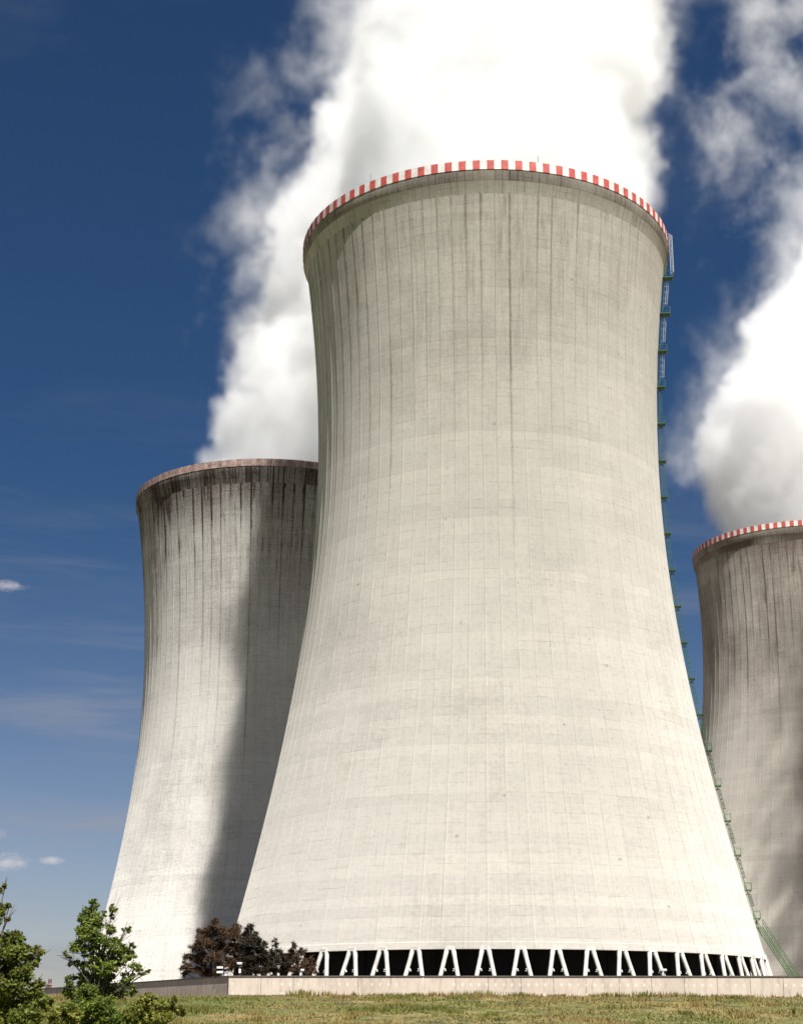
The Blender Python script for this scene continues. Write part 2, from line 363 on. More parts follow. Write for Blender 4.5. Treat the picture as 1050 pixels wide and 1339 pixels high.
# ------------------------------------------------------------------ ladder and stair on the main tower
def ladder():
    phi = math.atan2(-TM[0], TM[1])      # towards the camera, measured from -y
    a = phi*1.0 + R(83.0)
    rad = Vector((math.sin(a), -math.cos(a), 0)); tan = Vector((math.cos(a), math.sin(a), 0))
    def P(v, out, side=0.): return rad*(rmain(v)+out) + tan*side + Vector((0, 0, -v))
    L = MB()
    vs = [4.5 + i*(114-4.5)/60 for i in range(61)]
    for sd in (-.32, .32):
        for i in range(60): L.bar(P(vs[i], .42, sd), P(vs[i+1], .42, sd), .06)
    for i in range(360):
        v = 4.5 + i*.3; L.bar(P(v, .42, -.32), P(v, .42, .32), .045)
    lad = L.build('access_ladder', M['green'], main)
    # upright rim section past the ring beam
    ro = 31.11; top = MB()
    for sd in (-.35, .35):
        top.bar(rad*(ro+.25)+tan*sd+Vector((0,0,1.2)), rad*(ro+.25)+tan*sd+Vector((0,0,-6.4)), .07)
    for i in range(26): 
        z = 1.0 - i*.3; top.bar(rad*(ro+.25)+tan*-.35+Vector((0,0,z)), rad*(ro+.25)+tan*.35+Vector((0,0,z)), .05)
    for i in range(9):
        z = .9 - i*.85; pts = []
        for q in range(7):
            th = math.pi*q/6; pts.append(rad*(ro+.25+.5*math.sin(th)) + tan*(.4*math.cos(th)) + Vector((0,0,z)))
        top.tube(pts, .032, 5)
    for q in range(1, 6):
        th = math.pi*q/6; o_ = rad*(ro+.25+.5*math.sin(th)) + tan*(.4*math.cos(th))
        top.bar(o_+Vector((0,0,.9)), o_+Vector((0,0,-5.9)), .045)
    top.build('safety_cage', M['galv'], lad)
    # resting platforms and cages between them
    pv = []
    for y in (363.6, 410.7, 459.5, 506.5, 554.5, 603, 650, 697.5, 745.5, 792.5, 840, 887, 934, 981, 1026.5, 1072.5, 1117.5, 1163, 1200):
        lo, hi = 2., 118.
        X0 = TM[0]+rmain(40)*math.sin(a); Yc = TM[1]-rmain(40)*math.cos(a)
        for _ in range(40):
            v = (lo+hi)/2; p = rad*(rmain(v)+.8)
            wx, wy, wz = TM[0]+p.x, TM[1]+p.y, TM[2]-v
            dep = wy*math.cos(PITCH)+wz*math.sin(PITCH); up = -wy*math.sin(PITCH)+wz*math.cos(PITCH)
            if 678.8-F*up/dep < y: lo = v
            else: hi = v
        pv.append(v)
    for i, v in enumerate(pv):
        mb = MB(); w_ = (1.75, 1.75, 1.5, 1.35, 1.35, 1.25)[i] if i < 6 else 1.1
        base = P(v, 0)
        mb.add([base+tan*-.75, base+tan*.75, base+tan*.75+rad*w_, base+tan*-.75+rad*w_] + [q+Vector((0,0,.14)) for q in (base+tan*-.75, base+tan*.75, base+tan*.75+rad*w_, base+tan*-.75+rad*w_)],
               [(0,1,2,3),(7,6,5,4),(0,4,5,1),(1,5,6,2),(2,6,7,3),(3,7,4,0)])
        mb.bar(base+rad*.05+Vector((0,0,-.75)), base+rad*(w_-.08), .09)
        hr = 1.1
        for sd in (-.75, .75):
            for o_ in (.15, w_): mb.bar(base+tan*sd+rad*o_, base+tan*sd+rad*o_+Vector((0,0,hr)), .06)
            mb.bar(base+tan*sd+rad*.15+Vector((0,0,hr)), base+tan*sd+rad*w_+Vector((0,0,hr)), .06)
        for z in (.55, hr): mb.bar(base+tan*-.75+rad*w_+Vector((0,0,z)), base+tan*.75+rad*w_+Vector((0,0,z)), .06)
        mb.build('platform', M['palegreen'] if i > 13 else M['green'], lad)
        if i+1 < len(pv):
            v2 = pv[i+1]; cg = MB(); hoops = 5; cw = .7 if i < 3 else .4
            cv = [v+ .5 + (v2-v-2.4)*(h/(hoops-1)) for h in range(hoops)]
            ring = []
            for v_ in cv:
                pts = [P(v_, .42+cw*math.sin(math.pi*q/6), .36*math.cos(math.pi*q/6)) for q in range(7)]
                cg.tube(pts, .028, 5); ring.append(pts)
            for q in (1, 2, 3, 4, 5):
                for h in range(hoops-1): cg.bar(ring[h][q], ring[h+1][q], .03)
            cg.build('safety_cage', M['galv'] if i < 3 else M['green'], lad)
    # stair from the ground up to the last landing
    st = MB(); foot_w = at(1037, 1274, TM[1]+4.5); foot = foot_w - Vector(TM); foot.z = 3.0-TM[2]
    headv = 116.; top_ = P(112.6, .6); 
    drop = top_.z-foot.z; 
    hd = (Vector((foot_w.x, foot_w.y, 0)) - Vector((TM[0]+top_.x, TM[1]+top_.y, 0)))
    # the flight passes over the wall line at the photo's crossing point and goes on down at the same slope
    zc = foot_w.z - TM[2]; sl_ = (top_.z-zc)/hd.length; full = drop/sl_; foot = top_ + hd.normalized()*full; foot.z = 3.0-TM[2]
    side = hd.normalized().cross(Vector((0,0,1)))
    for sd in (-.45, .45): st.bar(top_+side*sd, foot+side*sd, .07, .16)
    nst = 46
    for i in range(nst+1):
        p = top_.lerp(foot, i/nst); st.bar(p-side*.45, p+side*.45, .16, .03)
    sto = st.build('access_stair', M['palegreen'], main)
    for sd in (-.5, .5):
        h = MB()
        for dz in (.6, 1.1): h.bar(top_+side*sd+Vector((0,0,dz)), foot+side*sd+Vector((0,0,dz)), .07)
        for i in range(15):
            p = top_.lerp(foot, i/14)+side*sd; h.bar(p, p+Vector((0,0,1.1)), .06)
        h.build('handrail', M['palegreen'], sto)
    mb = MB(); mb.box(foot+Vector((0,0,-.2)), (2.2, 2.2, .6)); mb.build('stair_footing', M['leg'], main)
    # lightning rods on the rim
    for an in (12.5, -38, 66, 140, 220):
        mb = MB(); q = Vector((31.1*math.sin(R(an)), -31.1*math.cos(R(an)), 0))
        mb.tube([q+Vector((0,0,-.6)), q+Vector((0,0,1.3))], [.05, .03], 6); mb.build('lightning_rod', M['black'], main)
ladder()

# ------------------------------------------------------------------ ground
def ground_z(x, y):
    t = min(max((y-92)/(164-92), 0), 1); s = t*t/(.3) *.5 if t < .15 else (t-.075)/.925 if t > .15 else t
    s = min(max(0.0 if t <= 0 else (t*t/.3 if t < .15 else t-.075)/.925, 0), 1)
    z = -1.7 + 5.6*s
    if x < -17 and y > 120: z -= min((-17-x)/60, 1)*0.6*s
    if y > 168: z = 4.0 - min((y-168)/25, 1)*1.0
    return z + .12*math.sin(x*.21+y*.13)*math.sin(y*.17-x*.05)*(1 if y < 155 else .15)
def graded(n, lim, p):
    return [math.copysign(abs(t)**p, t)*lim for t in np.linspace(-1, 1, n)]
def build_ground():
    xs = sorted(set([round(v, 2) for v in graded(40, 6000, 4)] + [round(v, 2) for v in np.linspace(-80, 80, 110)]))
    ys = sorted(set([-3000., -800., -200., -60.] + [round(v, 2) for v in np.linspace(-20, 90, 20)] + [round(v, 2) for v in np.linspace(90, 200, 90)] + [230., 300., 400., 600., 1000., 1800., 3500., 8000.]))
    vs = [(x, y, ground_z(x, y)) for y in ys for x in xs]; nx = len(xs)
    mb = MB(); mb.add(vs, [(j*nx+i, j*nx+i+1, (j+1)*nx+i+1, (j+1)*nx+i) for j in range(len(ys)-1) for i in range(nx-1)])
    m = bpy.data.materials.new('turf'); m.use_nodes = True; t = NT(m.node_tree); b = m.node_tree.nodes['Principled BSDF']; b.inputs['Roughness'].default_value = .95
    P = t.new('ShaderNodeNewGeometry').outputs['Position']
    x, y, z = t.xyz(P)[:3]
    n1 = t.noise(P, .10, 5, .6); n2 = t.noise(P, .45, 6, .65); n3 = t.noise(P, 3.5, 5, .7)
    c = t.mix(t.ramp(n1, .42, .62), (.115, .130, .024), (.25, .195, .065))
    c = t.mix(t.ramp(n2, .50, .62), c, (.030, .044, .010))
    c = t.mix(t.m('MULTIPLY', t.ramp(n3, .4, .75), .6), c, (.27, .20, .095))
    c = t.mix(t.m('MULTIPLY', t.ramp(t.m('ADD', x, t.m('MULTIPLY', n1, 14.)), -2., -14.), .75), c, (.075, .105, .012))
    c = t.mix(t.m('MULTIPLY', t.ramp(y, 158, 162), t.ramp(n2, .35, .55)), c, (.14, .09, .05))
    t.l.new(c, b.inputs['Base Color'])
    bp = t.new('ShaderNodeBump'); bp.inputs['Strength'].default_value = 1; bp.inputs['Distance'].default_value = .25
    t.l.new(n3, bp.inputs['Height']); t.l.new(bp.outputs[0], b.inputs['Normal'])
    tag(mb.build('ground', m, smooth=True), kind='structure')
build_ground()

def leaf_mat(name, cols, trans=.25, scale=1.2, attr=False):
    m = bpy.data.materials.new(name); m.use_nodes = True; t = NT(m.node_tree); b = m.node_tree.nodes['Principled BSDF']
    b.inputs['Roughness'].default_value = .6; b.inputs['Specular IOR Level'].default_value = .25
    P = t.new('ShaderNodeNewGeometry').outputs['Position']
    n = t.noise(P, scale, 2); n2 = t.white(t.vm('FLOOR', t.vm('MULTIPLY', P, (9, 9, 9))))
    c = t.mix(t.ramp(n, .44, .56), cols[0], cols[1]); c = t.mix(t.m('MULTIPLY', n2, .55), c, cols[2])
    t.l.new(c, b.inputs['Base Color'])
    tr = t.new('ShaderNodeBsdfTranslucent'); t.l.new(c, tr.inputs[0]); mx = t.new('ShaderNodeMixShader'); mx.inputs[0].default_value = trans
    t.l.new(b.outputs[0], mx.inputs[1]); t.l.new(tr.outputs[0], mx.inputs[2]); t.l.new(mx.outputs[0], m.node_tree.nodes['Material Output'].inputs[0])
    return m
LM = dict(grass_dry=leaf_mat('grass_blades', [(.30, .215, .080), (.110, .140, .020), (.33, .27, .09)], .3, .11),
          green=leaf_mat('leaf_green', [(.16, .22, .034), (.075, .125, .022), (.30, .32, .065)], .35, .8),
          yellow=leaf_mat('leaf_olive', [(.20, .215, .034), (.11, .14, .024), (.32, .30, .06)], .35, .8),
          rust=leaf_mat('leaf_mixed', [(.135, .19, .030), (.070, .11, .02), (.27, .22, .045)], .35, .9),
          pine=leaf_mat('needles_brown', [(.052, .034, .018), (.070, .034, .018), (.12, .075, .040)], .08, .5),
          pinedark=leaf_mat('needles_dark', [(.020, .017, .011), (.030, .022, .013), (.06, .045, .026)], .08, .5),
          bark=mat('bark', (.075, .055, .04), .9, var=.3, vscale=4.))

def quads(name, pts, size, mt, parent=None, elong=1.6, rnd=None, up=0., thin=.42):
    """one leaf-shaped face for each point"""
    n = len(pts); rs = np.random.RandomState(rnd or 1)
    d = rs.normal(size=(n, 3)); d[:, 2] = d[:, 2]*.6 + up; d /= np.linalg.norm(d, axis=1)[:, None]
    e = rs.normal(size=(n, 3)); e -= d*(e*d).sum(1)[:, None]; e /= np.linalg.norm(e, axis=1)[:, None]
    s = size*(.6+.8*rs.rand(n))[:, None]; P = np.array(pts)
    v = np.stack([P - d*s*elong/2, P + e*s*thin, P + d*s*elong/2, P - e*s*thin], 1).reshape(-1, 3)
    me = bpy.data.meshes.new(name); me.vertices.add(4*n); me.vertices.foreach_set('co', v.ravel())
    me.loops.add(4*n); me.loops.foreach_set('vertex_index', np.arange(4*n)); me.polygons.add(n)
    me.polygons.foreach_set('loop_start', np.arange(n)*4); me.update(calc_edges=True); me.materials.append(mt)
    o = bpy.data.objects.new(name, me); C.objects.link(o)
    if parent: o.parent = parent
    return o

def grass():
    rs = np.random.RandomState(5); n = 60000
    y = 108 + 56*rs.rand(n)**.8; x = (rs.rand(n)-.5)*2*(y*.28)
    clump = np.sin(x*1.3)*np.sin(y*.9+x*.4)+np.sin(x*.37+2)*np.sin(y*.41)
    keep = clump + rs.normal(size=n)*.7 > -.3; x, y = x[keep], y[keep]
    keep2 = ~((y > 163.5)); x, y = x[keep2], y[keep2]
    for _ in range(70):
        cxx, cyy = (rs.rand()-.5)*70, 112+50*rs.rand(); m_ = rs.randint(60, 160)
        x = np.concatenate([x, cxx+rs.normal(size=m_)*rs.uniform(.3, 1.1)]); y = np.concatenate([y, np.minimum(cyy+rs.normal(size=m_)*.5, 163.4)])
    for _ in range(90):
        cxx = (rs.rand()*1.25-.25)*48; m_ = rs.randint(8, 50)
        x = np.concatenate([x, cxx+rs.normal(size=m_)*rs.uniform(.2, .9)]); y = np.concatenate([y, 163.6-rs.rand(m_)*.8])
    nb = len(x) - int(keep2.sum())
    h = .06 + .15*rs.rand(len(x))*(1+.6*np.sin(x*.37+2)*np.sin(y*.41))
    h = h*np.where(np.arange(len(x)) >= len(x)-nb, 2.6, 1.)
    z = np.array([ground_z(a, b) for a, b in zip(x, y)])
    a = rs.rand(len(x))*6.28; wd = .05+.05*rs.rand(len(x)); lean = rs.normal(size=(len(x), 2))*.1
    v = np.zeros((len(x), 3, 3))
    v[:, 0] = np.stack([x-np.cos(a)*wd, y-np.sin(a)*wd, z-.03], 1); v[:, 1] = np.stack([x+np.cos(a)*wd, y+np.sin(a)*wd, z-.03], 1)
    v[:, 2] = np.stack([x+lean[:, 0], y+lean[:, 1], z+h], 1)
    me = bpy.data.meshes.new('grass'); k = len(x); me.vertices.add(3*k); me.vertices.foreach_set('co', v.ravel())
    me.loops.add(3*k); me.loops.foreach_set('vertex_index', np.arange(3*k)); me.polygons.add(k); me.polygons.foreach_set('loop_start', np.arange(k)*3)
    me.update(calc_edges=True); me.materials.append(LM['grass_dry'])
    o = bpy.data.objects.new('grass', me); C.objects.link(o)
    tag(o, 'patchy dry and green grass covering the bank below the concrete wall', 'grass', kind='stuff')
grass()

# ------------------------------------------------------------------ walls of the compound
def wall_material():
    m = bpy.data.materials.new('wall_concrete'); m.use_nodes = True; t = NT(m.node_tree); b = m.node_tree.nodes['Principled BSDF']; b.inputs['Roughness'].default_value = .9
    uv = t.new('ShaderNodeUVMap', uv_map='wall').outputs[0]; u, v = t.xyz(uv)[:2]
    P = t.cxyz(u, v, 0.)
    n = t.noise(P, .5, 6, .6); n2 = t.noise(t.cxyz(u, t.m('MULTIPLY', v, .2), 4.), 2.2, 5, .65)
    seg = t.white(t.cxyz(t.m('FLOOR', t.m('DIVIDE', u, 3.3)), 0., 2.)); seg2 = t.white(t.cxyz(t.m('FLOOR', t.m('DIVIDE', u, 23.)), 1., 2.))
    c = t.mix(t.ramp(n, .35, .7), (.63, .525, .42), (.54, .445, .36))
    c = t.mix(t.m('MULTIPLY', t.ramp(n2, .45, .75), .70), c, (.33, .27, .225))
    c = t.mix(t.m('MULTIPLY', seg2, .25), c, (.46, .42, .39))
    k = t.ramp(seg, 0, 1, .93, 1.04, False); c = t.mix(1., c, t.cxyz(k, k, k), 'MULTIPLY')
    # rows of pale plugged bolt holes
    fu = t.m('SUBTRACT', t.m('FRACT', t.m('DIVIDE', u, .82)), .5); fv = t.m('SUBTRACT', t.m('FRACT', t.m('DIVIDE', t.m('ADD', v, .25), .95)), .5)
    d = t.m('SQRT', t.m('ADD', t.m('MULTIPLY', fu, fu), t.m('MULTIPLY', fv, fv)))
    hole = t.m('MULTIPLY', t.ramp(d, .22, .10), t.ramp(t.noise(P, .35, 3), .40, .62))
    c = t.mix(t.m('MULTIPLY', hole, .6), c, (.80, .74, .64))
    t.l.new(c, b.inputs['Base Color'])
    return m
def boundary_wall(p0, p1, h0, h1, z0, z1, label, nseg, thick=.35):
    T = thing('boundary_wall', (p0[0], p0[1], 0), label, 'wall'); mt = wall_material()
    d = Vector((p1[0]-p0[0], p1[1]-p0[1], 0)); Ln = d.length; d.normalize(); nrm = Vector((d.y, -d.x, 0))
    for k in range(nseg):
        a, b_ = k/nseg, (k+1)/nseg; ga = .02 if k else 0
        A, B = d*(Ln*a+ga), d*(Ln*b_-.02)
        za, zb = z0+(z1-z0)*a, z0+(z1-z0)*b_; ta, tb = h0+(h1-h0)*a, h0+(h1-h0)*b_
        me = bpy.data.meshes.new('wall_panel')
        vs = []
        for q in (nrm*0, -nrm*thick): vs += [A+q+Vector((0,0,za-.8)), B+q+Vector((0,0,zb-.8)), B+q+Vector((0,0,tb)), A+q+Vector((0,0,ta))]
        fs = [(0,1,2,3),(5,4,7,6),(3,2,6,7),(0,4,5,1),(0,3,7,4),(1,5,6,2)]
        me.from_pydata(vs, [], fs); l = me.uv_layers.new(name='wall')
        for p in me.polygons:
            for li, vi in zip(p.loop_indices, p.vertices): 
                vv = Vector(vs[vi]); l.data[li].uv = (vv.dot(d), vv.z)
        me.materials.append(mt); o = bpy.data.objects.new('wall_panel', me); C.objects.link(o); o.parent = T
    mb = MB(); 
    zt0, zt1 = h0, h1
    a0, a1 = Vector((0,0,zt0+.07))-nrm*thick/2, d*Ln+Vector((0,0,zt1+.07))-nrm*thick/2
    mb.bar(a0, a1, thick+.14, .13); mb.build('coping', mat('coping_dark', (.10, .085, .075), .85, var=.3), T)
    return T
A = at(302, 1277, 165); B = at(1075, 1274, 163); 
boundary_wall((A.x, A.y), (B.x+6, B.y), A.z-.1, B.z-.1, 4.0, 4.0, 'long pale pinkish concrete wall with rows of bolt marks', 20)
D = at(60, 1299.5, 236)
boundary_wall((D.x-18, D.y+17), (A.x-.02, A.y+.2), D.z-.1, A.z-.1, 3.2, 4.0, 'shaded grey-brown concrete wall running back behind the green trees', 24)

# ------------------------------------------------------------------ trees
def ellipsoid(c, r, n, rs, shell=.35):
    p = rs.normal(size=(n, 3)); p /= np.linalg.norm(p, axis=1)[:, None]; k = (shell + (1-shell)*rs.rand(n)**.5)[:, None]
    return np.array(c) + p*k*np.array(r)
def tree(name, Y, clumps, foot, label, cat, leaf, mt, seed, dens, group=None, trunk_top=None, twig=.35, rad=.14, depth=1.0, up=0., elong=1.5):
    """clumps: (px, py, rx, ry) read off the photo; each gets its own depth so that the crown is round from every side"""
    rs = np.random.RandomState(seed); rn = random.Random(seed)
    s = Y/F*1.02
    base = Vector((at(foot, 1300, Y).x, Y, 0)); base.z = ground_z(base.x, Y) - .15
    T = thing(name, base, label, cat, group)
    pts = []; cen = []
    for (px, py, rx, ry) in clumps:
        c = at(px, py, Y); c.y += rn.uniform(-1, 1)*rx*s*1.1*depth
        c = c - base; cen.append(c)
        a, b = rx*s, ry*s
        n_sub = max(6, int(rx*ry/5))
        for q in range(n_sub):
            sub = ellipsoid(c, (a*.85, a*.85*depth, b*.85), 1, rs)[0]; sr = min(a, b)*rs.uniform(.22, .42)
            m_ = int(dens*3.4*(sr/leaf)**2)+12
            pts.append(ellipsoid(sub, (sr, sr, sr*.8), m_, rs, .2)); pts.append(ellipsoid(sub, (sr*1.7, sr*1.7, sr*1.6), m_//5+2, rs, .5))
    pts = np.concatenate(pts)
    quads('crown', pts, leaf, mt, T, rnd=seed, up=up, elong=elong, thin=.42 if elong < 2 else .16)
    tb = MB(); top = trunk_top and (at(trunk_top[0], trunk_top[1], Y) - base) or max(cen, key=lambda c: c.z)
    tp = [Vector((0, 0, 0))]
    for k in range(1, 9):
        f = k/8; tp.append(Vector((top.x*f**1.3 + rn.uniform(-.08, .08), top.y*f + rn.uniform(-.08, .08), top.z*f)))
    tb.tube(tp, [rad*(1.15-k/8) + .012 for k in range(9)], 8)
    for c in cen:
        f = min(max((c.z*.72)/top.z, .08), .9); k = f*8; i = min(int(k), 7); p = tp[i].lerp(tp[i+1], k-i)
        m1 = p.lerp(c, .5) + Vector((rn.uniform(-.15, .15), rn.uniform(-.15, .15), -.12*abs(c.z-p.z)))
        tb.tube([p, m1, c], [rad*.36, rad*.22, .012], 6)
        for q in range(5):
            e = c + Vector(rs.normal(size=3).tolist())*twig*.6; tb.tube([m1.lerp(c, rn.uniform(.2, 1)), e], [rad*.13, .008], 4)
    tb.build('trunk', LM['bark'], T, smooth=True)
    return T
tree('young_tree', 75, [(125,1186,7,10),(116,1200,12,12),(130,1205,10,12),(110,1216,10,8),(138,1196,4,9),(120,1224,15,12),(108,1240,11,10),(118,1245,12,8),(134,1235,12,12),
        (151,1190,5,8),(147,1203,4,8),(148,1216,8,7),(166,1218,7,4),(172,1216,3,4),(150,1234,10,8),(158,1240,12,9),(170,1240,8,7),(174,1250,9,8),(160,1256,12,9),(142,1254,12,10),
        (115,1266,12,8),(102,1262,8,6),(92,1253,4,4),(88,1248,2,3),(128,1262,10,10),(150,1268,16,9),(176,1266,10,7),(188,1273,6,4),(196,1271,4,3),(166,1280,12,8),(136,1280,16,12),(110,1282,16,10),
        (92,1285,9,7),(95,1300,14,9),(120,1300,18,12),(150,1298,14,12),(170,1296,10,8),(140,1318,20,14),(112,1322,18,14),(150,1340,24,14),(120,1348,24,14)],
     138, 'young green leafy tree with a forked top, standing in front of the dark streaked tower', 'tree', .088, LM['green'], 3, 2.3, trunk_top=(128,1180), rad=.11)
tree('broadleaf_tree', 58, [(0,1166,5,7),(8,1160,2,3),(2,1192,12,9),(14,1186,7,4),(6,1205,13,7),(-20,1200,24,20),(12,1228,16,12),(32,1232,6,7),(38,1244,16,8),(54,1247,8,6),(22,1250,22,12),(46,1262,10,8),(-15,1240,24,20),
        (6,1270,22,14),(34,1278,16,12),(52,1290,10,8),(20,1296,24,14),(-20,1290,30,24),(46,1306,18,12),(60,1312,10,9),(10,1320,26,16),(40,1332,24,14),(-10,1345,30,20),(20,1350,30,16)],
     -8, 'dense leafy tree with some rusty leaves, cut off by the left edge of the photo', 'tree', .09, LM['rust'], 8, 2.2, trunk_top=(-6,1150), rad=.16)
tree('shrub', 70, [(188,1322,16,12),(205,1315,14,10),(222,1318,12,10),(230,1308,6,7),(196,1308,9,8),(178,1330,14,12),(212,1332,18,10),(238,1322,7,8),(190,1345,24,12)],
     205, 'low bright green shrub on the grass bank, right of the young tree', 'shrub', .10, LM['yellow'], 12, 2.4, rad=.05)
tree('shrub', 72, [(72,1328,14,9),(88,1322,12,9),(98,1330,14,9),(80,1342,22,9),(66,1318,8,5)],
     82, 'low yellowish shrub between the two leafy trees on the left', 'shrub', .10, LM['yellow'], 14, 2.4, rad=.05)
PG = 'dark pines behind the wall corner'
tree('pine_tree', 186, [(284,1210,8,8),(276,1220,12,9),(262,1222,7,6),(292,1222,10,9),(268,1236,14,10),(256,1238,7,7),(286,1238,13,10),(252,1252,9,7),(266,1254,13,9),(284,1256,13,10),(244,1264,6,6),(254,1268,9,7),(272,1270,14,8),(292,1268,10,10),(245,1274,7,4)],
     276, 'broad brown pine, the leftmost of the dark trees behind the wall corner', 'tree', .22, LM['pine'], 21, 4.2, PG, trunk_top=(282,1208), rad=.22, up=.5, elong=3.0, twig=.7)
tree('pine_tree', 190, [(310,1214,9,7),(305,1224,12,9),(316,1232,10,9),(304,1240,12,10),(314,1248,11,9),(306,1260,13,9),(318,1268,10,9)],
     309, 'reddish brown pine squeezed between the broad pine and the tallest dark pine', 'tree', .22, LM['pine'], 22, 4.2, PG, trunk_top=(310,1210), rad=.2, up=.5, elong=3.0, twig=.6)
tree('pine_tree', 184, [(328,1212,6,7),(326,1224,10,9),(337,1222,5,5),(336,1234,12,9),(324,1240,12,10),(345,1238,8,6),(340,1250,13,10),(326,1256,12,10),(352,1250,8,7),(342,1266,14,9),(328,1270,12,8)],
     332, 'near black pine with a pointed top beside the light coloured wall end', 'tree', .22, LM['pinedark'], 23, 4.4, PG, trunk_top=(328,1207), rad=.2, up=.5, elong=3.0, twig=.6)
tree('pine_tree', 188, [(362,1234,5,6),(362,1244,9,7),(370,1252,8,6),(356,1256,10,8),(366,1264,12,8),(352,1270,10,6),(378,1268,8,7)],
     364, 'small dark pine between the near black pine and the smallest pine', 'tree', .22, LM['pinedark'], 24, 4.2, PG, trunk_top=(362,1230), rad=.15, up=.5, elong=3.0, twig=.5)
tree('pine_tree', 185, [(387,1235,4,5),(386,1244,8,6),(398,1244,7,4),(395,1252,9,6),(384,1256,9,7),(404,1256,7,5),(396,1264,11,7),(408,1265,8,6),(412,1271,6,4),(388,1270,9,5),(402,1272,10,4)],
     396, 'smallest brown pine, rightmost of the dark trees, touching the black air inlets', 'tree', .22, LM['pine'], 25, 4.2, PG, trunk_top=(387,1232), rad=.14, up=.5, elong=3.0, twig=.5)

# weeds standing on the bank
for i, (px, Y_, hh, lab) in enumerate(((345, 118, 1.0, 'dark spiky weed low on the bank below the wall corner'), (1040, 140, .8, 'small tuft of dark weed near the right end of the bank'), (839, 120, 1.3, 'tall thin dry weed stalks on the right part of the bank'))):
    p = at(px, 1320, Y_); z = ground_z(p.x, Y_)
    rs = random.Random(i); mb = MB()
    for k in range(26):
        a = rs.uniform(0, 6.28); l = rs.uniform(.2, .55)*hh; mb.bar((0, 0, 0), (math.cos(a)*l*.6, math.sin(a)*l*.6, hh*rs.uniform(.35, 1)), .05, .012)
    o = mb.build('weed', LM['yellow'] if i < 2 else LM['grass_dry'], loc=(p.x, Y_, z)); tag(o, lab, 'weed')

# ------------------------------------------------------------------ small equipment along the wall
def lamp_box(px, py, Y_, label, kind):
    p = at(px, py, Y_); z = ground_z(p.x, Y_)
    T = thing('floodlight' if kind != 'sign' else 'signboard', (p.x, Y_, z), label, 'floodlight' if kind != 'sign' else 'sign')
    h = p.z - z; mb = MB(); mb.tube([(0, 0, -.1), (0, 0, h)], .05, 8); mb.build('pole', M['galv'], T)
    if kind == 'sign':
        for k, dz in enumerate((.30, -.15)):
            b_ = MB(); b_.box((-.30, -.1, h+dz), (.62, .06, .20)); b_.build('board', M['steelwhite'], T)
        b_ = MB(); b_.box((.35, -.1, h+.25), (.42, .06, .14), rot=Matrix.Rotation(-.3, 3, 'Y')); b_.box((.35, -.1, h-.15), (.42, .06, .14), rot=Matrix.Rotation(-.3, 3, 'Y')); b_.build('arm', M['galv'], T)
    else:
        b_ = MB(); b_.box((0, -.15, h), (.5 if kind == 'big' else .35, .3, .16), rot=Matrix.Rotation(.2, 3, 'X')); b_.build('lamp_head', M['steelwhite'], T)
        if kind == 'big': b_ = MB(); b_.box((.05, -.1, h-.75), (.22, .2, .4)); b_.build('control_box', M['steelwhite'], T)
lamp_box(294, 1270, 167.5, 'pair of small white boards on a post just behind the wall corner', 'sign')
lamp_box(316, 1260.5, 168, 'white lamp head on a post above the left end of the pale wall', 'big')
lamp_box(398, 1269, 168, 'little white lamp at the foot of the smallest pine', 'small')
lamp_box(870, 1267, 168, 'white lamp arm in front of the air inlets on the right of the largest tower', 'big')
mb = MB(); p = at(866, 1272.5, 164.8)
mb.tube([(0,0,-.15),(0,0,0.05)], .10, 8); mb.tube([(-.1,0,.05),(0,0,.22),(.22,0,.25)], [.12,.15,.06], 8)
o = mb.build('camera_head', M['black'], loc=p); o.name = 'security_camera'; tag(o, 'small black camera fixed on top of the pale wall', 'camera')
# distant slim chimneys on the horizon, left
for (px, py, lab, Y_, r0) in ((68.5, 1282, 'taller of the two slim red-brown chimneys on the horizon', 1500, 1.6), (64, 1289, 'shorter of the two slim chimneys on the horizon', 1400, 1.0)):
    p = at(px, py, Y_); T = thing('chimney', (p.x, Y_, 0), lab, 'chimney'); mb = MB()
    mb.tube([(0,0,0), (0,0,p.z*.55), (0,0,p.z)], [r0*1.5, r0*1.2, r0], 16); mb.build('stack', mat('chimney_brick', (.13, .075, .07), .9, var=.3, vscale=.2), T)
    mb = MB(); mb.tube([(0,0,p.z-5), (0,0,p.z-4)], [r0*1.35, r0*1.35], 16); mb.build('gallery', M['inner'], T)

